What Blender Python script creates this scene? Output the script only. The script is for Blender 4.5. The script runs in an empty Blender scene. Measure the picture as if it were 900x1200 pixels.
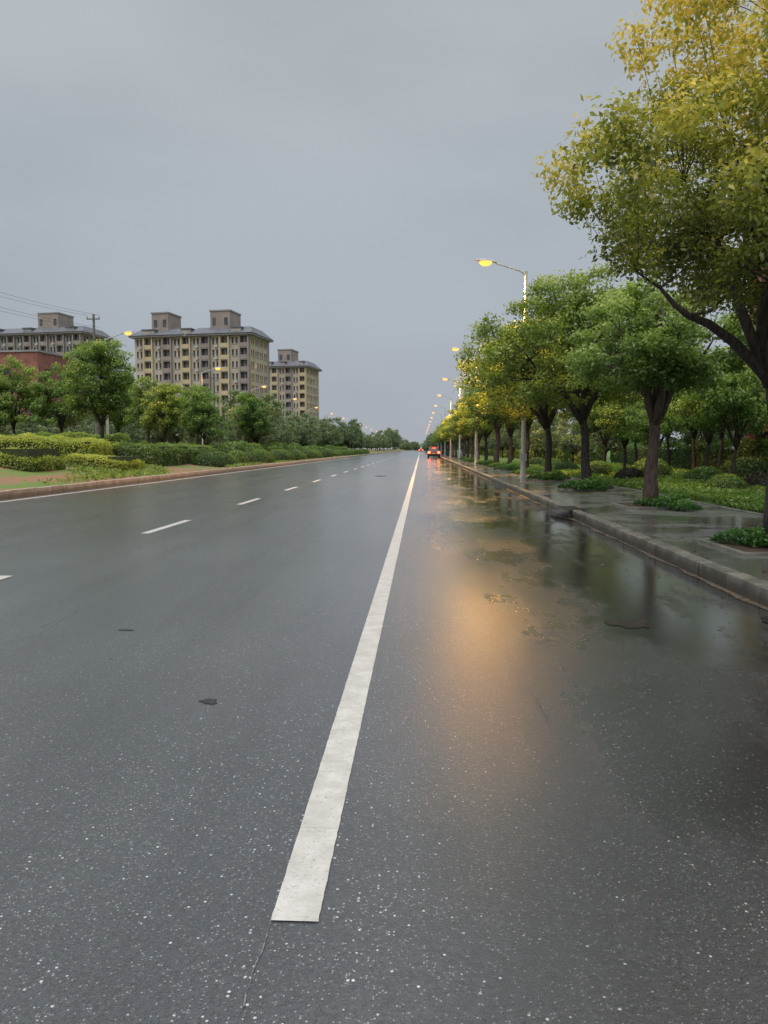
import bpy, math, random
import numpy as np
from mathutils import Vector, Matrix
R = math.radians
random.seed(7)
scene = bpy.context.scene

# ------------------------------------------------------------------ node helpers
def new_mat(name):
    m = bpy.data.materials.new(name); m.use_nodes = True
    nt = m.node_tree
    for n in list(nt.nodes): nt.nodes.remove(n)
    out = nt.nodes.new('ShaderNodeOutputMaterial')
    return m, nt, out
def N(nt, t, **kw):
    n = nt.nodes.new(t)
    for k, v in kw.items(): setattr(n, k, v)
    return n
def setin(nt, sock, v):
    if isinstance(v, bpy.types.NodeSocket): nt.links.new(v, sock)
    elif isinstance(v, (tuple, list)) and len(v) == 3 and sock.type == 'RGBA': sock.default_value = (*v, 1)
    else: sock.default_value = v
def M(nt, op, a, b=0.0, c=None, clamp=False):
    n = N(nt, 'ShaderNodeMath', operation=op, use_clamp=clamp)
    setin(nt, n.inputs[0], a); setin(nt, n.inputs[1], b)
    if c is not None: setin(nt, n.inputs[2], c)
    return n.outputs[0]
def MIX(nt, f, a, b, blend='MIX'):
    n = N(nt, 'ShaderNodeMix', data_type='RGBA', blend_type=blend)
    setin(nt, n.inputs[0], f); setin(nt, n.inputs[6], a); setin(nt, n.inputs[7], b)
    return n.outputs[2]
def SS(nt, v, a, b, lo=0.0, hi=1.0):
    n = N(nt, 'ShaderNodeMapRange', interpolation_type='SMOOTHSTEP')
    setin(nt, n.inputs[0], v); n.inputs[1].default_value = a; n.inputs[2].default_value = b
    n.inputs[3].default_value = lo; n.inputs[4].default_value = hi
    return n.outputs[0]
def COORD(nt, scale=(1, 1, 1)):
    g = N(nt, 'ShaderNodeNewGeometry')
    mp = N(nt, 'ShaderNodeMapping'); mp.inputs['Scale'].default_value = scale
    nt.links.new(g.outputs['Position'], mp.inputs['Vector'])
    return mp.outputs[0]
def NOISE(nt, vec, scale, detail=3.0, rough=0.55, dim='3D'):
    n = N(nt, 'ShaderNodeTexNoise', noise_dimensions=dim)
    nt.links.new(vec, n.inputs['Vector'])
    n.inputs['Scale'].default_value = scale; n.inputs['Detail'].default_value = detail
    n.inputs['Roughness'].default_value = rough
    return n.outputs['Fac']
def PRIN(nt, out, color, rough=0.6, normal=None, **kw):
    p = N(nt, 'ShaderNodeBsdfPrincipled')
    setin(nt, p.inputs['Base Color'], color); setin(nt, p.inputs['Roughness'], rough)
    if normal is not None: nt.links.new(normal, p.inputs['Normal'])
    for k, v in kw.items(): setin(nt, p.inputs[k.replace('_', ' ')], v)
    nt.links.new(p.outputs[0], out.inputs[0])
    return p
def BUMP(nt, h, dist, strength=1.0):
    b = N(nt, 'ShaderNodeBump'); b.inputs['Distance'].default_value = dist
    b.inputs['Strength'].default_value = strength
    nt.links.new(h, b.inputs['Height'])
    return b.outputs[0]
def simple(name, col, rough=0.6, var=0.25, scale=3.0, bump=0.0, **kw):
    m, nt, out = new_mat(name)
    c = COORD(nt)
    n = NOISE(nt, c, scale, 3)
    a = tuple(x * (1 - var) for x in col); b = tuple(min(1, x * (1 + var)) for x in col)
    nrm = BUMP(nt, NOISE(nt, c, scale * 12, 3), bump) if bump else None
    PRIN(nt, out, MIX(nt, SS(nt, n, .3, .7), a, b), rough, nrm, **kw)
    return m
def emis(name, col, strength):
    m, nt, out = new_mat(name)
    e = N(nt, 'ShaderNodeEmission'); e.inputs[0].default_value = (*col, 1); e.inputs[1].default_value = strength
    nt.links.new(e.outputs[0], out.inputs[0]); return m

# ------------------------------------------------------------------ materials
def make_asphalt():
    m, nt, out = new_mat('wet_asphalt')
    c = COORD(nt)
    g = N(nt, 'ShaderNodeSeparateXYZ'); nt.links.new(c, g.inputs[0])
    X, Y = g.outputs[0], g.outputs[1]
    def vor(scale):
        v = N(nt, 'ShaderNodeTexVoronoi', voronoi_dimensions='2D'); nt.links.new(c, v.inputs['Vector']); v.inputs['Scale'].default_value = scale
        s = N(nt, 'ShaderNodeSeparateColor'); nt.links.new(v.outputs['Color'], s.inputs[0])
        return v.outputs['Distance'], s.outputs[0], s.outputs[1]
    d1, r1, q1 = vor(72)
    d2, r2, q2 = vor(135)
    base = MIX(nt, r2, (.015, .018, .021), (.060, .067, .073))
    fine = NOISE(nt, c, 280, 2, dim='2D')
    base = MIX(nt, SS(nt, fine, .38, .75), base, (.082, .090, .098))
    patch = NOISE(nt, c, 1.1, 3, dim='2D')
    st = M(nt, 'MULTIPLY', M(nt, 'GREATER_THAN', M(nt, 'ADD', r1, M(nt, 'MULTIPLY', M(nt, 'SUBTRACT', patch, .5), .20)), .945), M(nt, 'LESS_THAN', d1, M(nt, 'MULTIPLY_ADD', q1, .27, .05)))
    st2 = M(nt, 'MULTIPLY', M(nt, 'GREATER_THAN', r2, .87), M(nt, 'LESS_THAN', d2, M(nt, 'MULTIPLY_ADD', q2, .27, .12)))
    base = MIX(nt, st2, base, MIX(nt, q2, (.12, .12, .12), (.29, .285, .275)))
    base = MIX(nt, st, base, MIX(nt, q1, (.20, .195, .185), (.56, .545, .52)))
    cy = COORD(nt, (1, .05, 1))
    tr = NOISE(nt, cy, 1.3, 4, dim='2D')
    big = NOISE(nt, c, .35, 4, dim='2D')
    base = MIX(nt, 1.0, base, MIX(nt, SS(nt, big, .3, .7), (.85, .85, .85), (1.15, 1.15, 1.15)), 'MULTIPLY')
    base = MIX(nt, 1.0, base, MIX(nt, SS(nt, tr, .3, .7), (.84, .84, .85), (1.13, 1.13, 1.13)), 'MULTIPLY')
    # water film: wetter towards the kerb gutter on the right
    wn = NOISE(nt, COORD(nt, (1, .42, 1)), 1.3, 7, .66, dim='2D')
    side = SS(nt, X, -.3, 2.4)
    puddle = SS(nt, M(nt, 'ADD', wn, M(nt, 'MULTIPLY_ADD', side, .20, -.06)), .50, .66)
    puddle = M(nt, 'MULTIPLY', puddle, M(nt, 'MULTIPLY_ADD', side, .78, .08))
    base = MIX(nt, M(nt, 'MULTIPLY', puddle, .75), base, (.018, .016, .013))
    base = MIX(nt, M(nt, 'MULTIPLY', side, .42), base, (.027, .023, .018))
    inv = M(nt, 'SUBTRACT', 1.0, puddle)
    h = M(nt, 'ADD', M(nt, 'MULTIPLY', d2, .5), M(nt, 'MULTIPLY', fine, .8))
    b = N(nt, 'ShaderNodeBump'); b.inputs['Distance'].default_value = .0022
    nt.links.new(h, b.inputs['Height']); nt.links.new(M(nt, 'MULTIPLY_ADD', inv, .62, .08), b.inputs['Strength'])
    rough = M(nt, 'ADD', M(nt, 'MULTIPLY_ADD', inv, .22, .07), M(nt, 'MULTIPLY', M(nt, 'SUBTRACT', tr, .5), .12))
    p = PRIN(nt, out, base, rough, b.outputs[0])
    p.inputs['Specular IOR Level'].default_value = .5
    nt.links.new(M(nt, 'MULTIPLY_ADD', puddle, .25, .74), p.inputs['Coat Weight'])
    nt.links.new(M(nt, 'MULTIPLY_ADD', inv, .08, .07), p.inputs['Coat Roughness'])
    p.inputs['Coat IOR'].default_value = 1.36
    b2 = N(nt, 'ShaderNodeBump'); b2.inputs['Distance'].default_value = .0022
    nt.links.new(h, b2.inputs['Height']); nt.links.new(M(nt, 'MULTIPLY_ADD', inv, .27, .03), b2.inputs['Strength'])
    nt.links.new(b2.outputs[0], p.inputs['Coat Normal'])
    return m
asphalt = make_asphalt()

def make_paint():
    m, nt, out = new_mat('road_paint')
    c = COORD(nt)
    n1 = NOISE(nt, c, 9, 5, .65); n2 = NOISE(nt, c, 90, 3); n3 = NOISE(nt, COORD(nt, (1, 12, 1)), 3, 2)
    col = MIX(nt, SS(nt, n1, .3, .75), (.48, .46, .425), (.64, .625, .59))
    col = MIX(nt, SS(nt, n3, .60, .75, 0, .5), col, (.38, .36, .33))
    col = MIX(nt, SS(nt, n2, .60, .72, 0, .75), col, (.20, .20, .19))
    PRIN(nt, out, col, .4, BUMP(nt, n2, .003))
    return m
paint = make_paint()

def make_paving():
    m, nt, out = new_mat('wet_paving')
    c = COORD(nt)
    br = N(nt, 'ShaderNodeTexBrick'); nt.links.new(c, br.inputs['Vector'])
    br.inputs['Scale'].default_value = 1.0; br.inputs['Brick Width'].default_value = .4; br.inputs['Row Height'].default_value = .2
    br.inputs['Mortar Size'].default_value = .006; br.inputs['Bias'].default_value = 0
    br.inputs['Color1'].default_value = (.13, .13, .125, 1); br.inputs['Color2'].default_value = (.24, .235, .225, 1); br.inputs['Mortar'].default_value = (.06, .057, .05, 1)
    wn = NOISE(nt, c, .8, 5)
    pud = SS(nt, wn, .40, .58)
    dirt = SS(nt, NOISE(nt, c, 2.2, 5), .5, .75)
    col = MIX(nt, M(nt, 'MULTIPLY', pud, .4), br.outputs['Color'], (.08, .08, .075))
    col = MIX(nt, M(nt, 'MULTIPLY', dirt, .45), col, (.08, .07, .05))
    rough = M(nt, 'MULTIPLY_ADD', M(nt, 'SUBTRACT', 1.0, pud), .28, .10)
    PRIN(nt, out, col, rough, BUMP(nt, M(nt, 'ADD', NOISE(nt, c, 40, 3), M(nt, 'MULTIPLY', br.outputs['Fac'], -1.0)), .0015), Coat_Weight=.5, Coat_Roughness=.12)
    return m
paving = make_paving()

def make_kerb(name, a, b, dark):
    m, nt, out = new_mat(name)
    c = COORD(nt)
    g = N(nt, 'ShaderNodeSeparateXYZ'); nt.links.new(c, g.inputs[0])
    n = NOISE(nt, c, 4, 5, .6); n2 = NOISE(nt, c, 60, 3)
    col = MIX(nt, SS(nt, n, .3, .7), a, b)
    col = MIX(nt, SS(nt, n2, .5, .75, 0, .5), col, dark)
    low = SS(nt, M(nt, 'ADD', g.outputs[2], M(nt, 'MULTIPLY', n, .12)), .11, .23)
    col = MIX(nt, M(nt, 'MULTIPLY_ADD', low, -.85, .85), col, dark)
    PRIN(nt, out, col, .34, BUMP(nt, n2, .003))
    return m
kerb_r = make_kerb('kerb_concrete', (.12, .11, .092), (.27, .25, .215), (.040, .035, .028))
kerb_l = make_kerb('kerb_stone', (.38, .28, .22), (.52, .41, .33), (.17, .12, .085))

def make_soil():
    m, nt, out = new_mat('verge_soil_grass')
    c = COORD(nt)
    n = NOISE(nt, c, .35, 5, .65); n2 = NOISE(nt, c, 7, 4)
    soil = MIX(nt, n2, (.17, .09, .05), (.33, .19, .11))
    grass = MIX(nt, n2, (.06, .13, .022), (.16, .25, .045))
    col = MIX(nt, SS(nt, n, .46, .56), soil, grass)
    PRIN(nt, out, col, .85, BUMP(nt, n2, .06))
    return m
soil = make_soil()
def make_lawn():
    m, nt, out = new_mat('lawn_grass')
    c = COORD(nt)
    n = NOISE(nt, c, .8, 5, .65); n2 = NOISE(nt, c, 25, 4)
    grass = MIX(nt, n2, (.045, .10, .015), (.15, .24, .04))
    col = MIX(nt, SS(nt, n, .60, .72), grass, (.09, .065, .035))
    PRIN(nt, out, col, .8, BUMP(nt, n2, .05))
    return m
lawn_m = make_lawn()
earth_m = simple('dark_earth', (.085, .052, .032), .7, .4, 6, .03)
ground_m = simple('far_ground', (.07, .085, .04), .9, .35, .05)

def make_leaf(name, trans=.50):
    m, nt, out = new_mat(name)
    a = N(nt, 'ShaderNodeAttribute'); a.attribute_name = 'tint'
    oi = N(nt, 'ShaderNodeObjectInfo')
    hs = N(nt, 'ShaderNodeHueSaturation'); nt.links.new(a.outputs['Color'], hs.inputs['Color'])
    nt.links.new(M(nt, 'MULTIPLY_ADD', oi.outputs['Random'], .030, .483), hs.inputs['Hue'])
    nt.links.new(M(nt, 'MULTIPLY_ADD', oi.outputs['Random'], -.25, 1.18), hs.inputs['Value'])
    hs.inputs['Saturation'].default_value = .96
    p = N(nt, 'ShaderNodeBsdfDiffuse'); nt.links.new(hs.outputs[0], p.inputs[0])
    t = N(nt, 'ShaderNodeBsdfTranslucent'); nt.links.new(hs.outputs[0], t.inputs[0])
    mx = N(nt, 'ShaderNodeMixShader'); mx.inputs[0].default_value = trans
    nt.links.new(p.outputs[0], mx.inputs[1]); nt.links.new(t.outputs[0], mx.inputs[2])
    gl = N(nt, 'ShaderNodeBsdfGlossy'); gl.inputs['Roughness'].default_value = .4; gl.inputs[0].default_value = (.9, .9, .9, 1)
    mx2 = N(nt, 'ShaderNodeMixShader'); mx2.inputs[0].default_value = .045
    nt.links.new(mx.outputs[0], mx2.inputs[1]); nt.links.new(gl.outputs[0], mx2.inputs[2])
    nt.links.new(mx2.outputs[0], out.inputs[0]); return m
leaf_m = make_leaf('leaf')
inner_m = simple('hedge_inner', (.025, .042, .012), .9, .4, 8)
def make_bark(name, c0, c1):
    m, nt, out = new_mat(name)
    tc = N(nt, 'ShaderNodeTexCoord'); mp = N(nt, 'ShaderNodeMapping'); mp.inputs['Scale'].default_value = (9, 9, 1.8)
    nt.links.new(tc.outputs['Object'], mp.inputs[0])
    n = NOISE(nt, mp.outputs[0], 3, 5, .65)
    col = MIX(nt, SS(nt, n, .35, .65), c0, c1)
    PRIN(nt, out, col, .75, BUMP(nt, n, .03)); return m
bark_m = make_bark('bark', (.012, .010, .009), (.055, .043, .034))
bark_l = make_bark('bark_reddish', (.035, .022, .017), (.11, .075, .057))

# ------------------------------------------------------------------ object helpers
def link(o, parent=None):
    scene.collection.objects.link(o)
    if parent: o.parent = parent
    return o
def empty(name, loc=(0, 0, 0), rot=0, sc=1):
    e = bpy.data.objects.new(name, None); e.location = loc; e.rotation_euler = (0, 0, rot)
    e.scale = (sc, sc, sc) if not isinstance(sc, tuple) else sc
    e.empty_display_size = .3
    return link(e)
class MB:
    def __init__(s): s.v = []; s.f = []; s.mi = []; s.mats = []
    def mat(s, m):
        if m not in s.mats: s.mats.append(m)
        return s.mats.index(m)
    def face(s, pts, m):
        b = len(s.v); s.v += [tuple(p) for p in pts]; s.f.append(tuple(range(b, b + len(pts)))); s.mi.append(s.mat(m))
    def box(s, x0, x1, y0, y1, z0, z1, m, tx=0, ty=0):
        b = len(s.v)
        s.v += [(x0, y0, z0), (x1, y0, z0), (x1, y1, z0), (x0, y1, z0), (x0 + tx, y0 + ty, z1), (x1 - tx, y0 + ty, z1), (x1 - tx, y1 - ty, z1), (x0 + tx, y1 - ty, z1)]
        k = s.mat(m)
        for f in ((0, 3, 2, 1), (4, 5, 6, 7), (0, 1, 5, 4), (1, 2, 6, 5), (2, 3, 7, 6), (3, 0, 4, 7)):
            s.f.append(tuple(b + i for i in f)); s.mi.append(k)
    def tube(s, pts, rad, m, seg=8, cap=True):
        pts = [Vector(p) for p in pts]; k = s.mat(m); b = len(s.v)
        prev = None
        for i, p in enumerate(pts):
            d = (pts[min(i + 1, len(pts) - 1)] - pts[max(i - 1, 0)])
            if d.length < 1e-6: d = Vector((0, 0, 1))
            d.normalize()
            ref = Vector((1, 0, 0)) if prev is None else prev
            if abs(ref.dot(d)) > .95: ref = Vector((0, 1, 0))
            a = (ref - d * ref.dot(d)).normalized(); prev = a
            c = d.cross(a)
            for j in range(seg):
                t = 2 * math.pi * j / seg
                s.v.append(tuple(p + (a * math.cos(t) + c * math.sin(t)) * rad[i]))
        for i in range(len(pts) - 1):
            for j in range(seg):
                j2 = (j + 1) % seg
                s.f.append((b + i * seg + j, b + i * seg + j2, b + (i + 1) * seg + j2, b + (i + 1) * seg + j)); s.mi.append(k)
        if cap:
            s.f.append(tuple(b + j for j in range(seg))[::-1]); s.mi.append(k)
            e = b + (len(pts) - 1) * seg
            s.f.append(tuple(e + j for j in range(seg))); s.mi.append(k)
    def mesh(s, name, smooth=False):
        me = bpy.data.meshes.new(name); me.from_pydata(s.v, [], s.f)
        for m in s.mats: me.materials.append(m)
        me.polygons.foreach_set('material_index', s.mi)
        if smooth: me.polygons.foreach_set('use_smooth', [True] * len(s.f))
        me.update(); return me
    def obj(s, name, parent=None, smooth=False, bevel=0):
        o = bpy.data.objects.new(name, s.mesh(name, smooth)); link(o, parent)
        if bevel:
            md = o.modifiers.new('bevel', 'BEVEL'); md.width = bevel; md.segments = 2; md.limit_method = 'ANGLE'
        return o

def leaf_mesh(name, P, Nn, L, W, C, seed=0, mat=None):
    rng = np.random.default_rng(seed); n = len(P)
    Nn = Nn + 1e-6; Nn = Nn / np.linalg.norm(Nn, axis=1, keepdims=True)
    r = rng.normal(size=(n, 3)); a = r - Nn * np.sum(r * Nn, axis=1, keepdims=True)
    a /= np.linalg.norm(a, axis=1, keepdims=True); b = np.cross(Nn, a)
    s = rng.uniform(.65, 1.25, (n, 1)) 
    L2 = L * s * .5; W2 = W * s * .5
    V = np.empty((n, 4, 3)); V[:, 0] = P - a * L2; V[:, 1] = P + b * W2 - a * L2 * .15 + Nn * W2 * .3; V[:, 2] = P + a * L2; V[:, 3] = P - b * W2 - a * L2 * .15 + Nn * W2 * .3
    me = bpy.data.meshes.new(name)
    me.vertices.add(4 * n); me.vertices.foreach_set('co', V.reshape(-1))
    me.loops.add(4 * n); me.loops.foreach_set('vertex_index', np.arange(4 * n, dtype=np.int32))
    me.polygons.add(n); me.polygons.foreach_set('loop_start', np.arange(0, 4 * n, 4, dtype=np.int32))
    at = me.attributes.new('tint', 'FLOAT_COLOR', 'POINT')
    cc = np.ones((n, 4, 4), dtype=np.float32); cc[:, :, :3] = np.clip(C, 0, 1)[:, None, :]
    at.data.foreach_set('color', cc.reshape(-1))
    me.materials.append(mat or leaf_m)
    me.update(calc_edges=True); return me
def pal(t, dark, mid, light):
    t = np.clip(t, 0, 1)[:, None]; dark, mid, light = map(np.array, (dark, mid, light))
    return np.where(t < .5, dark + (mid - dark) * t * 2, mid + (light - mid) * (t - .5) * 2)

# ------------------------------------------------------------------ trees
def make_tree(name, seed, trunk_h, trunk_r, cz, rx, rup, rdn, nclump, nleaf, L, palette, cr=.5, base=(0, 0), fork=(0, 0), limbs=None, yellow_z=None, bark=None, cx=(0, 0), taper=.15):
    rng = np.random.default_rng(seed); random.seed(seed)
    mb = MB(); bk = bark or bark_m
    f = Vector((fork[0], fork[1], trunk_h))
    tp = []
    for i in range(7):
        t = i / 6
        tp.append(Vector((f.x * t ** 1.4 + .05 * math.sin(t * 5 + seed) * t * (1 - t) * 4, f.y * t ** 1.4 + .04 * math.cos(t * 4 + seed) * t * (1 - t) * 4, trunk_h * t)))
    tr = [trunk_r * (1.35 if i == 0 else 1.08 if i == 1 else 1.0 - .05 * i) for i in range(7)]
    tp[0].z = -.15
    mb.tube(tp, tr, bk, 10)
    C0 = Vector((cx[0], cx[1], cz))
    nodes = []  # points on limbs
    if limbs is None:
        k = random.choice((4, 5, 5)); limbs = []
        a0 = random.random() * 6.28
        for i in range(k):
            a = a0 + i * 6.283 / k + random.uniform(-.3, .3); rr = random.uniform(.45, .75)
            limbs.append((C0.x + math.cos(a) * rx * rr, C0.y + math.sin(a) * rx * rr, cz + rup * random.uniform(-.05, .45)))
        limbs.append((C0.x + random.uniform(-.2, .2), C0.y + random.uniform(-.2, .2), cz + rup * .7))
    for l in limbs:
        l = Vector(l); st = f.copy(); st.z -= random.uniform(0, .25) * trunk_h * .3
        pts = []; rad = []
        for i in range(8):
            t = i / 7
            p = st.lerp(l, t)
            p.z = st.z + (l.z - st.z) * (t * .45 + .55 * t ** .8)
            p += Vector((math.sin(t * 7 + l.x * 3), math.cos(t * 6 + l.y * 3), .6 * math.sin(t * 9 + l.x))) * .09 * rx * .5 * math.sin(t * 3.14)
            pts.append(p); rad.append(trunk_r * (.62 * (1 - t) + .10))
            if i > 2: nodes.append((p, rad[-1]))
        mb.tube(pts, rad, bk, 7)
    lob = [(Vector(rng.normal(size=3)).normalized(), random.uniform(-.26, .26)) for _ in range(9)]
    cl = []
    for i in range(nclump):
        for _try in range(12):
            d = Vector(rng.normal(size=3)).normalized()
            r = 1 - .62 * random.random() ** 1.7
            mul = 1 + sum(w * max(0, d.dot(v)) ** 4 for v, w in lob)
            hx = 1 - taper * max(0, d.z)
            p = Vector((C0.x + d.x * rx * r * mul * hx, C0.y + d.y * rx * r * mul * hx, cz + d.z * (rup if d.z > 0 else rdn) * r * mul))
            if min([(p - q).length for q in cl] or [9]) > cr * .55: break
        cl.append(p)
    for p in cl:
        q, qr = min(nodes, key=lambda nr: (nr[0] - p).length + (0 if nr[0].z < p.z else .5))
        mid = q.lerp(p, .5) + Vector((random.uniform(-.1, .1), random.uniform(-.1, .1), random.uniform(-.12, .05)))
        r0 = min(qr * .6, trunk_r * .22)
        mb.tube([q, mid, p], [r0, r0 * .6, r0 * .22], bk, 5, cap=False)
    P = []; Nn = []; T = []
    for p in cl:
        s = cr * random.uniform(.65, 1.25); n = int(nleaf * (s / cr) ** 2 * random.uniform(.7, 1.2))
        d = rng.normal(size=(n, 3)); d /= np.linalg.norm(d, axis=1, keepdims=True)
        rr = rng.uniform(.25, 1.0, (n, 1)) ** .6
        k = 9; sub = rng.normal(size=(k, 3)); sub /= np.linalg.norm(sub, axis=1, keepdims=True)
        idx = rng.integers(0, k, n)
        q = (d * rr * .55 + sub[idx] * .62 * rng.uniform(.5, 1.15, (n, 1))) * s
        q[:, 2] *= .72
        pp = np.array(p)[None, :] + q
        P.append(pp); Nn.append(q / s * .7 + np.array([0, 0, .55]) + rng.normal(size=(n, 3)) * .55)
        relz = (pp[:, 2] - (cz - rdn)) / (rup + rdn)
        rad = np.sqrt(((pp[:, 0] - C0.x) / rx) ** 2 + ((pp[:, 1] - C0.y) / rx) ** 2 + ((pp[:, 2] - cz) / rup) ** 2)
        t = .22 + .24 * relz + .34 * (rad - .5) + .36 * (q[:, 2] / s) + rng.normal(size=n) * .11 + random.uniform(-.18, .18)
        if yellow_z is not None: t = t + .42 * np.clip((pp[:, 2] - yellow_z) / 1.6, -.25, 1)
        T.append(t)
    P = np.concatenate(P); Nn = np.concatenate(Nn); T = np.concatenate(T)
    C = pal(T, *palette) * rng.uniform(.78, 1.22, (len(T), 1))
    return mb.mesh(name + '_trunk', True), leaf_mesh(name + '_foliage', P, Nn, L, L * .5, C, seed)

def place_tree(proto, name, x, y, z=0.0, sc=1.0, rot=0.0):
    e = empty(name, (x, y, z), rot, sc)
    link(bpy.data.objects.new('trunk', proto[0]), e); link(bpy.data.objects.new('foliage', proto[1]), e)
    return e

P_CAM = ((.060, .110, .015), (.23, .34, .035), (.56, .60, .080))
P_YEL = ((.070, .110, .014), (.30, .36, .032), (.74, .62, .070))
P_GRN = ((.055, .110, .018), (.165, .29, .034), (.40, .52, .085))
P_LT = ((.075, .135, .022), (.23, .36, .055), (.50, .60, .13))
P_FAR_HAZE = ((.080, .120, .060), (.17, .24, .095), (.32, .38, .16))  # far foliage paled and greyed: aerial haze put into the leaf colour
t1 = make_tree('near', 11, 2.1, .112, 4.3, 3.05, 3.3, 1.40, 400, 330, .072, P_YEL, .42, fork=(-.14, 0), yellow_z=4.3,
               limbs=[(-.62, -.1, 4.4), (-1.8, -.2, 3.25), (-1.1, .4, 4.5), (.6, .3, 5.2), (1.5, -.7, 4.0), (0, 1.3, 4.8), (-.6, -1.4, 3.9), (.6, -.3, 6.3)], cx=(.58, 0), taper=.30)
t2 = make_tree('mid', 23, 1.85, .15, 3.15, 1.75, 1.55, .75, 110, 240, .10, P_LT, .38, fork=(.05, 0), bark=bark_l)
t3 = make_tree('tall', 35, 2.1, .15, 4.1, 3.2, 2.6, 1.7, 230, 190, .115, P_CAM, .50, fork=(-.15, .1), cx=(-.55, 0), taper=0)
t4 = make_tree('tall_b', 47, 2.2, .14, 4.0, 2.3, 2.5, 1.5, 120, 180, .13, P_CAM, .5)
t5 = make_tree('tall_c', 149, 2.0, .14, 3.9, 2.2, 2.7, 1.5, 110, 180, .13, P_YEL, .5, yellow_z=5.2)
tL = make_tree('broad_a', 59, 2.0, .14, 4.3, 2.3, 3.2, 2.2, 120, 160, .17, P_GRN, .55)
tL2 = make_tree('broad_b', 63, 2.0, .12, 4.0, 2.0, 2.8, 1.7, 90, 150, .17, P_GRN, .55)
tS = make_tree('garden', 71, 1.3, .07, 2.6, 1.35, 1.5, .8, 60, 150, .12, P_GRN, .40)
tF = make_tree('far', 83, 1.4, .13, 3.6, 2.5, 3.0, 2.3, 60, 60, .36, P_FAR_HAZE, .75)

KZ = .15
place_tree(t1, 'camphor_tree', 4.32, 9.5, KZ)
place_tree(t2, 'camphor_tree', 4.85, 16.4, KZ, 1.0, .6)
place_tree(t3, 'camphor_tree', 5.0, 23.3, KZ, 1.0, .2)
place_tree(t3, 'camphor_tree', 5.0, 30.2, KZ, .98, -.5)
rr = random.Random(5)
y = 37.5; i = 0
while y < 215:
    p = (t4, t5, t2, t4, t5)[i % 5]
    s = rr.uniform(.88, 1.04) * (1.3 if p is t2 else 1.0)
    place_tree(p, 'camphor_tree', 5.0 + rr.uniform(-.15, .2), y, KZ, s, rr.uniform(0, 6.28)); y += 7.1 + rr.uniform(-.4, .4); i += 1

# ------------------------------------------------------------------ shrubs / hedges
def shrub_mesh(seed, n, L, palette, flat=.85):
    rng = np.random.default_rng(seed)
    d = rng.normal(size=(n, 3)); d /= np.linalg.norm(d, axis=1, keepdims=True); d[:, 2] = np.abs(d[:, 2]) * 1.0 - .15
    lobes = rng.normal(size=(14, 3)); lobes /= np.linalg.norm(lobes, axis=1, keepdims=True)
    m = 1 + .13 * np.max(np.clip(d @ lobes.T, 0, 1) ** 10, axis=1) - .05
    P = d * (m * rng.uniform(.86, 1.04, n))[:, None]; P[:, 2] = P[:, 2] * flat + .12
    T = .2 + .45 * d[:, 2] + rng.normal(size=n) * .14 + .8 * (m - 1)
    return leaf_mesh('shrub', P, d + rng.normal(size=(n, 3)) * .5, L, L * .5, pal(T, *palette), seed)
def dome_core(r=.86, flat=.85):
    mb = MB(); k = 12; rings = 6
    for i in range(rings):
        a0 = math.pi / 2 * i / rings; a1 = math.pi / 2 * (i + 1) / rings
        for j in range(k):
            t0 = 6.2832 * j / k; t1_ = 6.2832 * (j + 1) / k
            f = lambda a, t: (r * math.cos(a) * math.cos(t), r * math.cos(a) * math.sin(t), r * math.sin(a) * flat)
            if i < rings - 1: mb.face([f(a0, t0), f(a0, t1_), f(a1, t1_), f(a1, t0)], inner_m)
            else: mb.face([f(a0, t0), f(a0, t1_), f(a1, t0)], inner_m)
    return mb.mesh('core')
core = dome_core()
P_DK = ((.028, .065, .012), (.085, .18, .026), (.21, .34, .055))
P_RED = ((.020, .010, .010), (.05, .022, .018), (.09, .05, .03))
P_YH = ((.12, .17, .015), (.37, .44, .04), (.64, .67, .09))
sh = [shrub_mesh(101, 2600, .10, P_DK), shrub_mesh(102, 2600, .10, P_GRN)]
sh_red = shrub_mesh(103, 2200, .10, P_RED); sh_far = shrub_mesh(104, 1200, .2, P_GRN)
def place_shrub(name, me, x, y, z, r, rz=None):
    e = empty(name, (x, y, z), rr.uniform(0, 6.28), (r, r, rz or r))
    link(bpy.data.objects.new('occlusion_core', core), e); link(bpy.data.objects.new('foliage', me), e)  # core is a solid dark dome added inside the leaves for occlusion

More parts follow.
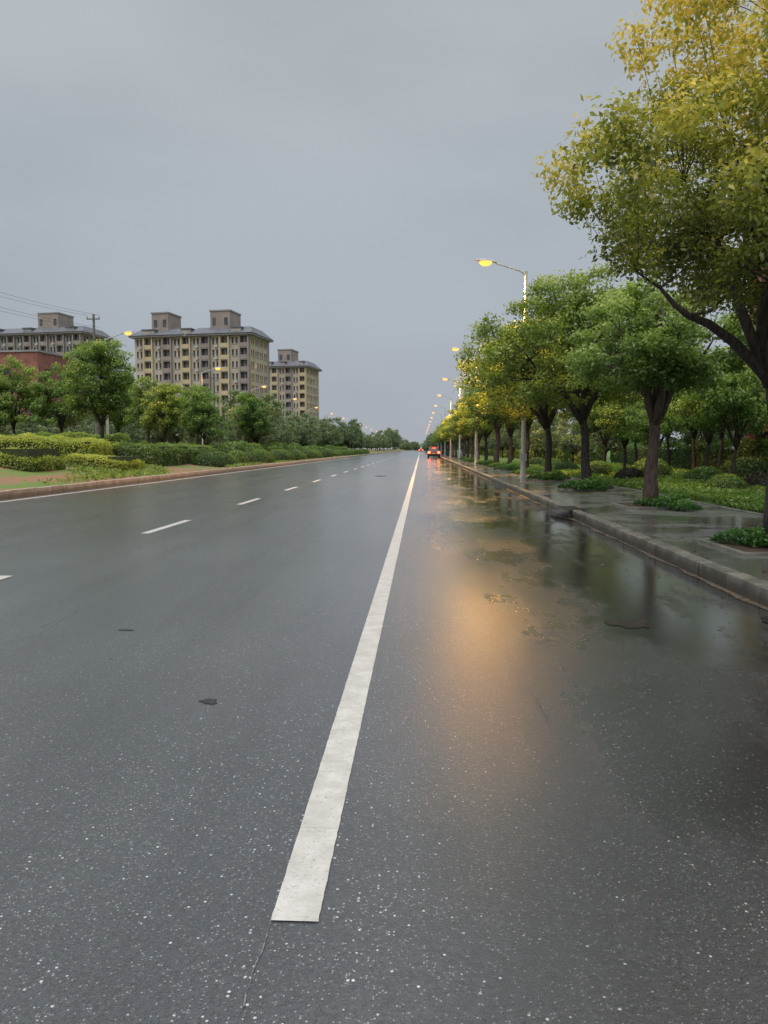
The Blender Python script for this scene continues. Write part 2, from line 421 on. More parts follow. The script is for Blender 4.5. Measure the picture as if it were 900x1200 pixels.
def hedge(name, x0, x1, y0, y1, zf, h, palette, dens, L, seed, wob=.12):
    rng = np.random.default_rng(seed)
    top = int((x1 - x0) * (y1 - y0) * dens); side = int(2 * ((x1 - x0) + (y1 - y0)) * h * dens)
    n = top + side
    X = rng.uniform(x0, x1, n); Y = rng.uniform(y0, y1, n); Zr = np.ones(n)
    k = np.arange(n) >= top
    per = rng.integers(0, 4, n)
    X = np.where(k & (per == 0), x0, np.where(k & (per == 1), x1, X)); Y = np.where(k & (per == 2), y0, np.where(k & (per == 3), y1, Y))
    Zr = np.where(k, rng.uniform(0, 1, n), 1)
    w = wob * (np.sin(X * 2.1 + seed) + np.sin(Y * 1.7 + X * 1.3) + np.sin(X * 5.3 + Y * 4.1) * .6)
    ex = np.minimum(np.minimum(X - x0, x1 - X), np.minimum(Y - y0, y1 - Y)); sh_ = np.clip(1 - ex / (.35 * h + .05), 0, 1) ** 2 * .22 * h
    Z = np.array([zf(a) for a in X]) + Zr * (h + w * h * .6) - np.where(k, 0, sh_) + rng.normal(size=n) * .035
    X = X + rng.normal(size=n) * .05 + np.where(k, w * .4, 0) - np.where(k, (X - (x0 + x1) / 2) / (x1 - x0) * Zr ** 3 * .3 * h, 0)
    Y = Y + rng.normal(size=n) * .05 - np.where(k, (Y - (y0 + y1) / 2) / (y1 - y0) * Zr ** 3 * .3 * h, 0)
    P = np.stack([X, Y, Z], 1); 
    Nn = np.stack([np.where(k & (per < 2), np.sign(X - (x0 + x1) / 2), 0), np.where(k & (per > 1), np.sign(Y - (y0 + y1) / 2), 0), np.where(k, .4, 1)], 1) + rng.normal(size=(n, 3)) * .55
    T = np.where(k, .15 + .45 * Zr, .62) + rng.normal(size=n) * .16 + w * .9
    e = empty(name)
    link(bpy.data.objects.new('foliage', leaf_mesh('hedge', P, Nn, L, L * .55, pal(T, *palette), seed)), e)
    mb = MB(); zc = min(zf(x0), zf(x1)); s = .12
    mb.box(x0 + s, x1 - s, y0 + s, y1 - s, zc - .1, max(zf(x0), zf(x1)) + h * .78, inner_m, .1 * h + .02, .1 * h + .02)
    mb.obj('occlusion_core', e)  # solid dark box added inside the hedge for occlusion, no stems modelled

def zl(x):   # left verge cross-section
    t = min(1, max(0, (-11.4 - x) / 9.0)); return .17 + .75 * (t * t * (3 - 2 * t))

# ------------------------------------------------------------------ ground, road, pavement
mb = MB(); mb.face([(-2500, -600, -.06), (2500, -600, -.06), (2500, 4500, -.06), (-2500, 4500, -.06)], ground_m); mb.obj('ground')
mb = MB(); mb.face([(-11.25, -30, 0), (3.0, -30, 0), (3.0, 1600, 0), (-11.25, 1600, 0)], asphalt); mb.obj('road')
mb = MB()
xs = [-11.38 - .6 * i for i in range(24)] + [-30, -45, -80, -160]; ys = list(range(-30, 160, 5)) + list(range(160, 901, 60))
for i in range(len(xs) - 1):
    for j in range(len(ys) - 1):
        P4 = [(xs[i], ys[j]), (xs[i + 1], ys[j]), (xs[i + 1], ys[j + 1]), (xs[i], ys[j + 1])]
        mb.face([(a, b, zl(a) + .05 * math.sin(a * 1.3 + b * .4) * (a < -13)) for a, b in P4][::-1], soil)
mb.obj('verge_terrain', smooth=True)
mb = MB(); mb.face([(3.12, -30, .145), (6.15, -30, .145), (6.15, 900, .145), (3.12, 900, .145)], paving); mb.obj('sidewalk')
mb = MB(); mb.face([(6.27, -30, .15), (120, -30, .15), (120, 900, .15), (6.27, 900, .15)], lawn_m); mb.obj('lawn')

def kerb(name, x0, x1, h, ln, m, skip=None):
    mb = MB(); yk = -6.0
    r2 = random.Random(3)
    while yk < 900:
        l = ln if yk < 90 else ln * 12
        j = r2.uniform(-.008, .008) ; dz = r2.uniform(-.008, .005)
        mb.box(x0 + j, x1 + j, yk + .007, yk + l - .007, -.05, h + dz, m); yk += l
    mb.obj(name, bevel=.012)
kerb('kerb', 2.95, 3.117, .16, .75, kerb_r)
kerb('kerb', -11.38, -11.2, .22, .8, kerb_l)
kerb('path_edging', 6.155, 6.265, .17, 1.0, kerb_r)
mb = MB(); yk = 0
r2 = random.Random(9)
grit = simple('gutter_grit', (.12, .095, .07), .5, .5, 14, .004)
prev = (2.84, 2.948)
while yk < 70:
    w = r2.uniform(.02, .10)
    cur = (2.948 - w, 2.948)
    mb.face([(prev[0], yk, .004), (prev[1], yk, .004), (cur[1], yk + .35, .004), (cur[0], yk + .35, .004)], grit); prev = cur; yk += .35
mb.obj('gutter_sediment')

def strip(name, x0, x1, segs, m=paint, z=.004, jit=.0):
    mb = MB(); r3 = random.Random(2)
    for (a, b) in segs:
        yk = a; e0 = x0 + r3.uniform(-jit, jit); e1 = x1 + r3.uniform(-jit, jit)
        while yk < b - 1e-6:
            st = .03 if yk < 8 else (1.0 if yk < 40 else 60.0)
            y2 = min(b, yk + st); f0 = x0 + r3.uniform(-jit, jit); f1 = x1 + r3.uniform(-jit, jit)
            mb.face([(e0, yk, z), (e1, yk, z), (f1, y2, z), (f0, y2, z)], m); e0, e1 = f0, f1; yk = y2
    return mb.obj(name)
strip('edge_line', -.425, -.288, [(2.08, 2.62), (2.6212, 900)], jit=.0013)
strip('lane_line', -4.47, -4.33, [(5.6 + 6.4 * k, 7.9 + 6.4 * k) for k in range(-2, 70)], jit=.002)
strip('edge_line', -10.75, -10.6, [(-20, 900)], jit=.002)
seam_m = simple('seam_grit', (.15, .15, .15), .6, .5, 60)
mb = MB(); px = -.43; yk = .9
while yk < 2.08:
    nx = -.428 + r2.uniform(-.004, .004); w = r2.uniform(.001, .005)
    mb.face([(px, yk, .003), (px + w, yk, .003), (nx + w, yk + .04, .003), (nx, yk + .04, .003)], seam_m); px = nx; yk += .04
mb.obj('pavement_seam')

hole_m = simple('pothole_wet', (.022, .018, .015), .2, .4, 20, .004)
dip_m = simple('shallow_dip', (.038, .040, .042), .3, .4, 60, .004)
def blob(mb, cx, cy, rx, ry, m, z, seed, n=40):
    r4 = random.Random(seed); ph = [r4.uniform(0, 6.28) for _ in range(5)]
    pts = []
    for i in range(n):
        a = 6.2832 * i / n; k = 1 + .22 * math.sin(2 * a + ph[0]) + .18 * math.sin(3 * a + ph[1]) + .12 * math.sin(5 * a + ph[2]) + .08 * math.sin(9 * a + ph[3]) + r4.uniform(-.06, .06)
        pts.append((cx + math.cos(a) * rx * k, cy + math.sin(a) * ry * k, z))
    mb.face(pts, m)
mb = MB(); blob(mb, 1.62, 5.95, .14, .18, hole_m, .004, 1); mb.obj('road_puddle')
mb = MB(); blob(mb, 2.80, 6.1, .09, .18, hole_m, .0045, 3); mb.obj('road_puddle')
mb = MB(); blob(mb, -1.13, 3.97, .05, .035, dip_m, .003, 5); blob(mb, -2.2, 5.55, .05, .03, dip_m, .003, 7); mb.obj('pothole')
iron = simple('cast_iron', (.05, .047, .045), .4, .3, 10, .002)
def manhole(x, y):
    mb = MB(); n = 28
    for r0, r1, z in ((0, .24, .008), (.25, .32, .012)):
        for i in range(n):
            a, b = 6.2832 * i / n, 6.2832 * (i + 1) / n
            if r0 == 0: mb.face([(x, y, z), (x + r1 * math.cos(a), y + r1 * math.sin(a), z), (x + r1 * math.cos(b), y + r1 * math.sin(b), z)], iron)
            else: mb.face([(x + r0 * math.cos(a), y + r0 * math.sin(a), z), (x + r1 * math.cos(a), y + r1 * math.sin(a), z), (x + r1 * math.cos(b), y + r1 * math.sin(b), z), (x + r0 * math.cos(b), y + r0 * math.sin(b), z)], iron)
    for i in range(-4, 5):
        l = math.sqrt(max(0, .21 ** 2 - (i * .045) ** 2)); mb.box(x - l, x + l, y + i * .045 - .01, y + i * .045 + .01, .0085, .014, iron)
    mb.obj('manhole_cover')
manhole(-2.0, 38)
e = empty('storm_drain', (2.93, 15.6, 0)); mb = MB()
mb.box(-.03, .26, -.55, .55, .005, .165, hole_m); mb.obj('inlet', e)
mb = MB(); mb.box(-.28, .1, -.45, .42, .02, .075, iron)
for k in range(8): mb.box(-.26, .08, -.42 + k * .1, -.37 + k * .1, .0755, .09, iron)
o = mb.obj('grate', e, bevel=.006); o.rotation_euler = (0, R(-12), 0); o.location = (0, 0, .05)

P_GC = ((.030, .085, .014), (.095, .25, .032), (.28, .46, .085))
def plants(n, rx, ry, h, L, seed, palette=P_GC):
    rng = np.random.default_rng(seed)
    a = rng.uniform(0, 6.28, n); r = np.sqrt(rng.uniform(0, 1, n)); k = 1 + .2 * np.sin(3 * a + seed) + .12 * np.sin(5 * a)
    X = np.cos(a) * r * rx * k; Y = np.sin(a) * r * ry * k
    hh = h * (1 - r ** 3 * .75) * (1 + .35 * np.sin(X * 7 + seed) * np.cos(Y * 6))
    Z = hh * rng.uniform(.3, 1.0, n)
    T = .05 + .6 * Z / h + rng.normal(size=n) * .15
    return leaf_mesh('plants', np.stack([X, Y, Z], 1), rng.normal(size=(n, 3)) * .6 + np.array([0, 0, .8]), L, L * .55, pal(T, *palette), seed)
def pit(x, y, pm, offx=0, offy=0, s=1):
    e = empty('tree_pit', (x, y, KZ - .005)); mb = MB(); w = .62
    mb.face([(-w, -w, .012), (w, -w, .012), (w, w, .012), (-w, w, .012)], earth_m)
    for (a, b, c, d) in ((-w - .07, w + .07, -w - .07, -w), (-w - .07, w + .07, w, w + .07), (-w - .07, -w, -w, w), (w, w + .07, -w, w)):
        mb.box(a, b, c, d, -.02, .035, kerb_r)
    mb.obj('edging', e, bevel=.006)
    if pm:
        o = link(bpy.data.objects.new('plants', pm), e); o.location = (offx, offy, .01); o.scale = (s, s, s)
pl1 = plants(2600, .62, .6, .30, .075, 201); pl2 = plants(1800, .6, .6, .22, .08, 202)
pit(4.32, 9.5, pl1, -.05, .25, .75); pit(4.85, 16.4, pl1, .2, -.3, .8); pit(5.0, 23.3, pl1, -.1, -.5, 1.1)
y = 30.2
for k in range(9): pit(5.0, y, pl2 if k % 2 else pl1, 0, -.2, 1.1); y += 7.1
o = bpy.data.objects.new('ground_cover_plant', pl2); link(o); o.location = (5.2, 15.4, KZ); o.scale = (.5, .5, .8)

rng = np.random.default_rng(300); n = 60000
Y = 8 + 52 * rng.uniform(0, 1, n) ** 1.6; X = 6.3 + rng.uniform(0, 1, n) ** 1.4 * (2.8 + Y * .12)
H = (.12 + .13 * (np.sin(X * 1.7 + Y * .6) * np.sin(Y * 1.1 + 1) > .1)) * rng.uniform(.3, 1, n)
me = leaf_mesh('g', np.stack([X, Y, .15 + H * .8], 1), rng.normal(size=(n, 3)) * .8 + np.array([0, 0, .5]), .13, .05, pal(.15 + H * 2.2 + rng.normal(size=n) * .18, (.040, .09, .012), (.17, .30, .03), (.42, .54, .07)), 300)
link(bpy.data.objects.new('grass', me))
n = 30000; X = rng.uniform(-19, -11.9, n); Y = rng.uniform(24, 75, n); keep = (np.sin(X * .9 + Y * .23) + np.sin(Y * .37 + X * .4) + rng.normal(size=n) * .25) > .1
X, Y = X[keep], Y[keep]
Z = np.array([zl(a) for a in X]) + rng.uniform(.02, .14, len(X))
me = leaf_mesh('g2', np.stack([X, Y, Z], 1), rng.normal(size=(len(X), 3)) * .8 + np.array([0, 0, .6]), .2, .07, pal(rng.uniform(0, 1, len(X)), (.06, .13, .018), (.19, .30, .035), (.36, .45, .07)), 301)
link(bpy.data.objects.new('grass', me))
n = 460; Y = rng.uniform(2.0, 28, n); X = 2.93 - np.abs(rng.normal(size=n)) * .34
me = leaf_mesh('fl', np.stack([X, Y, np.full(n, .008)], 1), rng.normal(size=(n, 3)) * .06 + np.array([0, 0, 1]), .045, .02, pal(rng.uniform(0, 1, n), (.03, .02, .01), (.10, .055, .02), (.25, .16, .05)), 302)
link(bpy.data.objects.new('fallen_leaves', me))
n = 700; Y = rng.uniform(5, 30, n); X = rng.uniform(3.15, 6.1, n)
me = leaf_mesh('fl2', np.stack([X, Y, np.full(n, .152)], 1), rng.normal(size=(n, 3)) * .06 + np.array([0, 0, 1]), .06, .03, pal(rng.uniform(0, 1, n), (.03, .02, .01), (.10, .055, .02), (.25, .16, .05)), 303)
link(bpy.data.objects.new('fallen_leaves', me))

# ------------------------------------------------------------------ left verge planting
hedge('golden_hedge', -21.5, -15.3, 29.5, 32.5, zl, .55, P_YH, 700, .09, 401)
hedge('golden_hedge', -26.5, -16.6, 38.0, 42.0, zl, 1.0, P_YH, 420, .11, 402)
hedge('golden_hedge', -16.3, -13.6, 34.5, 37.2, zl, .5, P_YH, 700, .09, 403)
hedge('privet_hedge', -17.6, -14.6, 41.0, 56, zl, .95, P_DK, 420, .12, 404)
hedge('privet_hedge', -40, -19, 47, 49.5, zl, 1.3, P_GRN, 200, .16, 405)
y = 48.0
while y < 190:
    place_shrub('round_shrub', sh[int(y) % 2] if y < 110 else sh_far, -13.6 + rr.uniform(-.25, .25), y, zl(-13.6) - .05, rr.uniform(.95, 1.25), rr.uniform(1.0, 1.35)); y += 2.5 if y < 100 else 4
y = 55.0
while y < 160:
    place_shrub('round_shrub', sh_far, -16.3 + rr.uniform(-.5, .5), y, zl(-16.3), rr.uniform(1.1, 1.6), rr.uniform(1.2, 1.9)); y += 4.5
for (x, y, s, p) in ((-27.0, 50, .98, tL2), (-24.0, 50.5, .92, tL2), (-18.9, 45, 1.0, tL), (-30.5, 52, .95, tL), (-22.2, 62, .95, tL2), (-16.2, 57, .82, tL2), (-19.5, 58, .8, tL), (-16.6, 75, .9, tL), (-20.5, 70, .95, tL2), (-25.5, 64, 1.0, tL)):
    place_tree(p, 'broadleaf_tree', x, y, zl(x) - .1, s, rr.uniform(0, 6.28))
grp = empty('distant_trees')
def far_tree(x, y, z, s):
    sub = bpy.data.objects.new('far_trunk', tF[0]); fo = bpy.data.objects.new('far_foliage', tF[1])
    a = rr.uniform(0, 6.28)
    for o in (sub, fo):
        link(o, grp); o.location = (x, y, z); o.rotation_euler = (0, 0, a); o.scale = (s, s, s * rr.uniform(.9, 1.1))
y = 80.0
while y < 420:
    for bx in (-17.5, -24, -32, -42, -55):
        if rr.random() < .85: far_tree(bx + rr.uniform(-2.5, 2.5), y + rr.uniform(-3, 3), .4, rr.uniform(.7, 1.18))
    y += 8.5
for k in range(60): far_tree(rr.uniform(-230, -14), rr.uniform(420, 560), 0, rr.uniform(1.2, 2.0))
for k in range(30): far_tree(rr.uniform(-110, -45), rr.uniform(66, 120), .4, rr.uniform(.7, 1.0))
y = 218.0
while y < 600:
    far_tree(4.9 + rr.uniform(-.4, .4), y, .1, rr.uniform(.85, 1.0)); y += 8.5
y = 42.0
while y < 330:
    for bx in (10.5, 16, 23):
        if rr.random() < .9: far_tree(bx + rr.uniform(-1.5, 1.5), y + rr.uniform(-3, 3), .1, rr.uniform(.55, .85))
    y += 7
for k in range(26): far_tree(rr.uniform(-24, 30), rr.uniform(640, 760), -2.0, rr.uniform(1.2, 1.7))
for (x, y, s) in ((9.6, 24, 1.0), (10.6, 29, 1.15), (12.2, 25.5, 1.2), (8.6, 33, 1.0), (9.2, 39, 1.1), (12.6, 33, 1.35), (14.2, 29, 1.5), (13.2, 38, 1.4), (10.0, 20.2, .95), (8.4, 28, .8), (11.5, 42, 1.3), (15, 35, 1.6), (14.5, 46, 1.5)):
    place_tree(tS, 'garden_tree', x, y, .13, s, rr.uniform(0, 6.28))
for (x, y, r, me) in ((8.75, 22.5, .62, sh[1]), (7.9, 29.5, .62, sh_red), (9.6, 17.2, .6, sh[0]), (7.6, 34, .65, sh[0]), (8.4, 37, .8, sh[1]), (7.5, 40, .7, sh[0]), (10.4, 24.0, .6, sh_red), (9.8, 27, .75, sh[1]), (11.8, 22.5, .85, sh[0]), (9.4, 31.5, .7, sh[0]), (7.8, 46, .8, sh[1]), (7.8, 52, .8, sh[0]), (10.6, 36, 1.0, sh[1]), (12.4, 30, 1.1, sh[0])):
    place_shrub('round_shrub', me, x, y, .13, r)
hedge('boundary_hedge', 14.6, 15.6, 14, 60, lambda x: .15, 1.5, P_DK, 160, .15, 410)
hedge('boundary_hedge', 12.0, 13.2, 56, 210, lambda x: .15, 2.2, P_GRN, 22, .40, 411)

# ------------------------------------------------------------------ street lamps
white_metal = simple('lamp_paint', (.50, .51, .51), .35, .08, 4)
lens_m = emis('sodium_lens', (1.0, .37, .06), 2.7)
def lamp_parts(lens):
    mb = MB()
    mb.tube([(0, 0, 0), (0, 0, .02)], [.2, .2], white_metal, 12)
    mb.tube([(0, 0, .02), (0, 0, .5), (0, 0, 4.5), (0, 0, 8.6)], [.125, .105, .085, .06], white_metal, 12)
    mb.tube([(0, 0, 8.45), (-.25, 0, 8.62), (-.7, 0, 8.76), (-1.3, 0, 8.95)], [.05, .042, .036, .03], white_metal, 8)
    mb.box(-.13, .13, -.09, .09, .7, 1.0, white_metal)
    pole = mb.mesh('pole', False)
    mb = MB()
    prof = [(-1.2, .05, .04), (-1.35, .10, .07), (-1.65, .17, .10), (-1.95, .15, .08), (-2.1, .05, .03)]
    ring = []
    for (x, w, h) in prof:
        z = 9.0 + (-1.2 - x) * .10
        ring.append([(x, -w, z - .03), (x, -w * .7, z + h * .7), (x, 0, z + h), (x, w * .7, z + h * .7), (x, w, z - .03)])
    for i in range(len(ring) - 1):
        for j in range(4): mb.face([ring[i][j], ring[i][j + 1], ring[i + 1][j + 1], ring[i + 1][j]], white_metal)
        mb.face([ring[i][0], ring[i + 1][0], ring[i + 1][4], ring[i][4]], white_metal)
    head = mb.mesh('head', True)
    mb = MB(); 
    rings = []
    for (s, dz) in ((1, 0), (.9, -.09), (.55, -.16)):
        rings.append([(-1.68 + .27 * s * math.cos(t * .5236), .16 * s * math.sin(t * .5236), 9.005 + dz) for t in range(12)])
    for i in range(2):
        for j in range(12): mb.face([rings[i][j], rings[i][(j + 1) % 12], rings[i + 1][(j + 1) % 12], rings[i + 1][j]], lens)
    mb.face(rings[2], lens)
    return pole, head, mb.mesh('lens', True)
LP = lamp_parts(lens_m)
def street_lamp(x, y, z, rot, power):
    e = empty('street_lamp', (x, y, z), rot)
    for nm, me in zip(('pole', 'head', 'lens'), LP): link(bpy.data.objects.new(nm, me), e)
    if power:
        l = bpy.data.lights.new('lamp_light', 'SPOT'); l.energy = power; l.color = (1, .50, .13); l.spot_size = R(160); l.spot_blend = .6; l.shadow_soft_size = .2
        o = link(bpy.data.objects.new('light', l), e); o.location = (-1.68, 0, 8.78)
for k, y in enumerate((5, 33, 61, 87, 113, 140, 167, 194, 221, 248, 275, 302, 330, 360, 400)):
    street_lamp(4.35, y, .14, 0, (320, 7500, 7500, 7500, 7500)[k] if k < 5 else 0)
for k, y in enumerate((28, 54, 78, 101, 126, 152, 178, 205, 232, 260, 290, 320, 360)):
    street_lamp(-22.3, y, .5, math.pi, 1100 if k < 3 else 0)

# ------------------------------------------------------------------ apartment buildings
tan = simple('facade_tan', (.48, .43, .355), .75, .12, .4); yel = simple('facade_yellow', (.55, .45, .28), .75, .1, .4)  # far facade colours paled, with distance haze put into them
brn = simple('facade_brown', (.31, .26, .225), .75, .12, .4); gry = simple('facade_grey', (.30, .295, .30), .75, .12, .4)
roof_m = simple('roof_slate', (.14, .145, .165), .6, .15, .8); glass = simple('window_glass', (.085, .09, .10), .12, .3, .6)
frame_m = simple('window_frame', (.50, .49, .47), .5, .05, 1); redb = simple('red_brick', (.27, .11, .085), .75, .2, 1.0)
lit = emis('lit_window', (1.0, .62, .28), .9)
def apartment(name, loc, rot, W, Dp, floors, fh, bays, towers, seed, wall=tan, acc=yel):
    r5 = random.Random(seed); e = empty(name, loc, rot); H = floors * fh
    core_ = MB(); core_.box(.35, W - .35, .35, Dp - .35, 0, H - .2, glass); core_.obj('window_glazing', e)
    mb = MB(); fr = MB(); lt = MB()
    def facade(L, place, nb, side=False):
        bw = L / nb
        for b in range(nb):
            typ = (b % 4) if not side else 1
            m = (wall, acc, wall, brn)[b % 4] if not side else (wall if b % 2 else acc)
            proud = -.7 if (typ in (1, 3) and not side) else 0
            x0, x1 = b * bw, (b + 1) * bw
            w = bw * (.20 if typ in (0, 2) else .14)
            place(mb, x0, x0 + w, proud, .6, 0, H, m); place(mb, x1 - w, x1, proud, .6, 0, H, m)
            for f in range(floors):
                z = f * fh
                mm = m if f > 1 else gry
                if typ in (1, 3) and not side:
                    place(mb, x0 + w, x1 - w, proud + .05, .6, z, z + 1.1, mm)
                    place(mb, x0 + w, x1 - w, proud + .15, .6, z + fh - .25, z + fh, gry)
                    place(fr, (x0 + x1) / 2 - .05, (x0 + x1) / 2 + .05, .2, .45, z + 1.1, z + fh - .25, frame_m)
                else:
                    place(mb, x0 + w, x1 - w, .03, .6, z, z + .95, mm); place(mb, x0 + w, x1 - w, .03, .6, z + fh - .5, z + fh, mm)
                    place(mb, (x0 + x1) / 2 - .25, (x0 + x1) / 2 + .25, .03, .6, z + .95, z + fh - .5, mm)
                    place(fr, x0 + w, x1 - w, -.12, .02, z + .85, z + .95, frame_m)
                if r5.random() < .02: place(lt, x0 + w + .1, (x0 + x1) / 2 - .3, .25, .34, z + 1.1, z + fh - .6, lit)
                if r5.random() < .5 and typ in (0, 2): place(fr, x1 - w - .9, x1 - w - .1, -.5, -.13, z + .1, z + .7, frame_m)
    facade(W, lambda B, a, b, p, q, z0, z1, m: B.box(a, b, p, q, z0, z1, m), bays)
    facade(W, lambda B, a, b, p, q, z0, z1, m: B.box(a, b, Dp - q, Dp - p, z0, z1, m), bays)
    facade(Dp - 1.3, lambda B, a, b, p, q, z0, z1, m: B.box(W - q, W - p, a + .65, b + .65, z0, z1, m), 4, True)
    facade(Dp - 1.3, lambda B, a, b, p, q, z0, z1, m: B.box(p, q, a + .65, b + .65, z0, z1, m), 4, True)
    mb.obj('walls', e); fr.obj('window_frames', e)
    if lt.v: lt.obj('lit_windows', e)
    rf = MB()
    rf.box(-1.1, W + 1.1, -1.2, Dp + 1.1, H + .002, H + .45, gry)
    n = len(towers); bounds = [0] + [(towers[i][1] + towers[i + 1][0]) / 2 for i in range(n - 1)] + [W]
    for i in range(n):
        a, b = bounds[i] + (0 if i else -1.3), bounds[i + 1] + (0 if i < n - 1 else 1.3)
        rf.box(a + (.3 if i else 0), b - (.3 if i < n - 1 else 0), -1.5, Dp + 1.4, H + .46, H + 2.6, roof_m, 2.0, 4.2)
    for (a, b) in [(W * .08, W * .18), (W * .42, W * .5), (W * .85, W * .93)]:
        rf.box(a, b, -.3, 3, H + .47, H + 1.9, wall); rf.box(a - .3, b + .3, -.6, 3.3, H + 1.902, H + 2.2, roof_m)
    rf.obj('roof', e)
    tw = MB()
    for (a, b, h) in towers:
        tw.box(a, b, Dp * .12, Dp * .65, H + .5, H + h, brn); tw.box(a - .2, b + .2, Dp * .12 - .2, Dp * .65 + .2, H + h + .002, H + h + .35, gry)
        tw.box(a + .6, a + 1.6, Dp * .12 - .05, Dp * .12 + .1, H + h * .45, H + h * .75, glass); tw.box(b - 1.6, b - .6, Dp * .12 - .05, Dp * .12 + .1, H + h * .45, H + h * .75, glass)
    tw.obj('roof_towers', e)
def rot_place(xr, yr, W, rot):
    return (xr - W * math.cos(rot), yr - W * math.sin(rot), 0)
apartment('apartment_building', rot_place(-44.5, 200, 32.5, R(-9)), R(-9), 32.5, 14, 10, 3.08, 12, [(4.2, 9.0, 6.6), (21, 26.5, 6.6)], 1)
apartment('apartment_building', rot_place(-40.5, 272, 15.5, R(-9)), R(-9), 15.5, 15, 10, 3.0, 6, [(4.5, 9.5, 6.4)], 2)
apartment('apartment_building', rot_place(-103, 232, 34, R(-9)), R(-9), 34, 15, 11, 3.3, 12, [(18, 25, 6.6)], 3, gry, brn)
def brick_block(name, loc, rot, W, Dp, H, floors, nb, win=.7):
    e = empty(name, loc, rot); c = MB(); c.box(.3, W - .3, .3, Dp - .3, 0, H - .3, glass); c.obj('window_glazing', e)
    mb = MB(); fh = H / floors; bw = W / nb
    for side in (0, 1):
        y0, y1 = (0, .5) if side == 0 else (Dp - .5, Dp)
        for b in range(nb + 1):
            a = max(0, b * bw - win); mb.box(a, min(W, b * bw + win), y0, y1, 0, H, redb)
        for b in range(nb):
            for f in range(floors): mb.box(b * bw + win, (b + 1) * bw - win, y0 + .02, y1, f * fh, f * fh + 1.0, redb); mb.box(b * bw + win, (b + 1) * bw - win, y0 + .02, y1, f * fh + fh - 1.0, f * fh + fh, redb)
    nd = max(2, int(Dp / bw)); bd = (Dp - 1) / nd
    for side in (0, 1):
        x0, x1 = (0, .5) if side == 0 else (W - .5, W)
        for b in range(nd + 1):
            mb.box(x0, x1, max(.5, .5 + b * bd - win), min(Dp - .5, .5 + b * bd + win), 0, H, redb)
        for b in range(nd):
            for f in range(floors): mb.box(x0 + .02, x1 - .02, .5 + b * bd + win, .5 + (b + 1) * bd - win, f * fh, f * fh + 1.0, redb); mb.box(x0 + .02, x1 - .02, .5 + b * bd + win, .5 + (b + 1) * bd - win, f * fh + fh - 1.0, f * fh + fh, redb)
    mb.box(0.01, W - .01, .01, Dp - .01, H + .001, H + 1.6, redb)
    mb.obj('walls', e)
    r = MB(); r.box(-.2, W + .2, -.2, Dp + .2, H + 1.602, H + 1.9, gry); r.obj('roof', e)
brick_block('brick_building', (-96.5, 128, 0), R(-6), 34, 14, 15.6, 5, 9, 1.25)
brick_block('brick_building', (15.8, 19, 0), 0, 14, 19.5, 12.6, 4, 4)

# ------------------------------------------------------------------ utility poles + wires
conc = simple('pole_concrete', (.16, .15, .14), .7, .15, 4)
def upole(x, y, H):
    e = empty('utility_pole', (x, y, 0)); mb = MB()
    mb.tube([(0, 0, 0), (0, 0, H)], [.18, .10], conc, 10)
    mb.box(-.6, .6, -.16, -.06 - .0, H - .5, H - .4, conc)
    for xx in (-.55, 0, .55): mb.tube([(xx, -.11, H - .4), (xx, -.11, H - .18)], [.05, .03], conc, 6)
    mb.obj('pole', e)
upole(-29.9, 70, 13.6); upole(-34, 40, 13.6); upole(-27, 100, 11.0)
wm = simple('wire', (.03, .03, .03), .6, .1)
def wires(a, b):
    mb = MB()
    for dz in (-.1, -1.2):
        for dx in (-.55, .55):
            A = Vector(a) + Vector((dx, 0, dz)); B = Vector(b) + Vector((dx, 0, dz)); pts = []
            for i in range(13):
                t = i / 12; p = A.lerp(B, t); p.z -= .6 * 4 * t * (1 - t); pts.append(p)
            mb.tube(pts, [.010] * 13, wm, 4, False)
    mb.obj('power_line')
wires((-29.9, 69.9, 13.6), (-34, 39.9, 13.6))

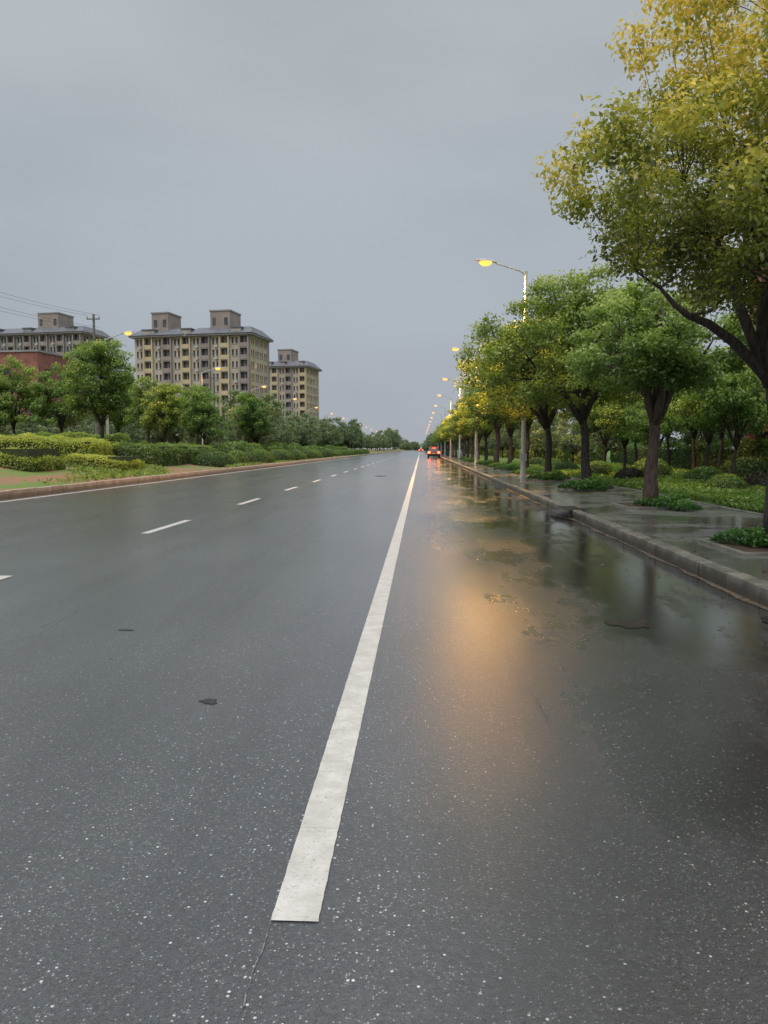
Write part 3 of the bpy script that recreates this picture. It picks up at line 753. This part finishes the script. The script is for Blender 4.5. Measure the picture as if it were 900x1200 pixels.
# ------------------------------------------------------------------ cars
carp = simple('car_paint', (.30, .03, .02), .25, .05, 2, Coat_Weight=.6); cgl = simple('car_glass', (.015, .017, .02), .08, .1, 2)
blk = simple('car_trim', (.02, .02, .02), .5, .1, 5); tyre = simple('tyre_rubber', (.02, .02, .02), .8, .1, 5); alloy = simple('alloy', (.4, .4, .4), .3, .05, 5)
tail = emis('tail_light', (1.0, .07, .03), 14)
def car(x, y, paintm):
    e = empty('parked_car', (x, y, 0))
    W = .88
    low = [(0, .35), (-.02, .62), (.03, .98), (.35, 1.02), (3.0, 1.0), (3.9, .92), (4.35, .78), (4.42, .55), (4.4, .32), (3.95, .28), (.4, .28)]
    def prism(mb, prof, hw, hwt, m, zt=1.0):
        n = len(prof); L = [(-(hw + (hwt - hw) * max(0, (z - .3) / (zt - .3))), yy, z) for yy, z in prof]; Rr = [(-a, b, c) for a, b, c in L]
        mb.face(L, m); mb.face(Rr[::-1], m)
        for i in range(n): j = (i + 1) % n; mb.face([L[i], L[j], Rr[j], Rr[i]][::-1], m)
    mb = MB(); prism(mb, low, W, W - .03, paintm); mb.obj('body', e, bevel=.04)
    mb = MB(); prism(mb, [(.10, 1.0), (.32, 1.50), (.6, 1.58), (2.1, 1.58), (2.5, 1.50), (3.25, 1.0)], W + .1, W - .22, cgl, 1.6); mb.obj('windows', e)
    mb = MB(); mb.box(-.68, .68, .38, 2.3, 1.585, 1.63, paintm, .06, .1)
    for xx in (-.70, .655):
        mb.box(xx, xx + .045, 1.55, 1.63, 1.0, 1.59, paintm)
    mb.obj('roof_panel', e)
    mb = MB(); mb.box(-.86, .86, -.08, -.022, .35, .58, blk); mb.box(-.26, .26, -.095, -.081, .62, .74, alloy); mb.box(-1.02, -.86, 2.75, 2.95, .98, 1.12, blk); mb.box(.86, 1.02, 2.75, 2.95, .98, 1.12, blk); mb.obj('trim', e)
    mb = MB(); mb.box(-.86, -.52, -.06, .02, .70, .96, tail); mb.box(.52, .86, -.06, .02, .70, .96, tail); mb.box(-.25, .25, .2, .24, 1.44, 1.48, tail); mb.obj('tail_lights', e)
    mb = MB()
    for yy in (.85, 3.45):
        for s in (-1, 1):
            mb.tube([(s * .70, yy, .33), (s * .90, yy, .33)], [.33, .33], tyre, 20); mb.tube([(s * .895, yy, .33), (s * .91, yy, .33)], [.2, .19], alloy, 10)
    mb.obj('wheels', e)
car(1.9, 112, carp)
car(.0, 340, simple('car_paint_grey', (.2, .2, .2), .3, .05, 2))  # tiny far car with red lights stands in for a red roadside sign

# ------------------------------------------------------------------ world + sun
w = bpy.data.worlds.new('World'); scene.world = w; w.use_nodes = True; nt = w.node_tree
for n_ in list(nt.nodes): nt.nodes.remove(n_)
out = nt.nodes.new('ShaderNodeOutputWorld')
sky = N(nt, 'ShaderNodeTexSky', sky_type='NISHITA'); sky.sun_disc = False; sky.sun_elevation = R(53); sky.sun_rotation = R(204)
b1 = N(nt, 'ShaderNodeBackground'); nt.links.new(sky.outputs[0], b1.inputs[0]); b1.inputs[1].default_value = .006
tc = N(nt, 'ShaderNodeTexCoord'); sp = N(nt, 'ShaderNodeSeparateXYZ'); nt.links.new(tc.outputs['Generated'], sp.inputs[0])
cr = N(nt, 'ShaderNodeValToRGB'); nt.links.new(sp.outputs[2], cr.inputs[0])
el = cr.color_ramp.elements
k_ = 1.28
el[0].position = 0.0; el[0].color = (.285 * k_, .305 * k_, .347 * k_, 1); el[1].position = 1.0; el[1].color = (1.5, 1.56, 1.62, 1)
for p_, c_ in ((.08, (.285, .308, .349)), (.25, (.295, .328, .359)), (.5, (.34, .366, .382)), (.62, (.52, .55, .57)), (.8, (.95, .99, 1.02))):
    q = el.new(p_); q.color = (c_[0] * k_, c_[1] * k_, c_[2] * k_, 1)
mp = N(nt, 'ShaderNodeMapping'); mp.inputs['Scale'].default_value = (1, 1, 2.6); nt.links.new(tc.outputs['Generated'], mp.inputs[0])
cl = NOISE(nt, mp.outputs[0], 1.7, 4, .5)
col = MIX(nt, 1.0, cr.outputs[0], MIX(nt, SS(nt, cl, .3, .7), (.89, .90, .91), (1.09, 1.08, 1.07)), 'MULTIPLY')
b2 = N(nt, 'ShaderNodeBackground'); nt.links.new(col, b2.inputs[0]); b2.inputs[1].default_value = 1.0
ad = N(nt, 'ShaderNodeAddShader'); nt.links.new(b1.outputs[0], ad.inputs[0]); nt.links.new(b2.outputs[0], ad.inputs[1]); nt.links.new(ad.outputs[0], out.inputs[0])
s = bpy.data.lights.new('sun', 'SUN'); s.energy = 1.35; s.angle = R(50); s.color = (1, .98, .95)
so = link(bpy.data.objects.new('sun', s))
so.rotation_euler = Vector((-.25, -.55, .80)).to_track_quat('Z', 'Y').to_euler()

# ------------------------------------------------------------------ camera
cam = bpy.data.cameras.new('camera'); co = link(bpy.data.objects.new('camera', cam))
cam.sensor_fit = 'VERTICAL'; cam.sensor_height = 36; cam.lens = 27; cam.clip_start = .05; cam.clip_end = 6000
co.location = (0, 0, 1.35); co.rotation_euler = (R(90 - 4.7), 0, R(2.74))
scene.camera = co
scene.view_settings.view_transform = 'Standard'; scene.view_settings.look = 'None'; scene.view_settings.exposure = 0
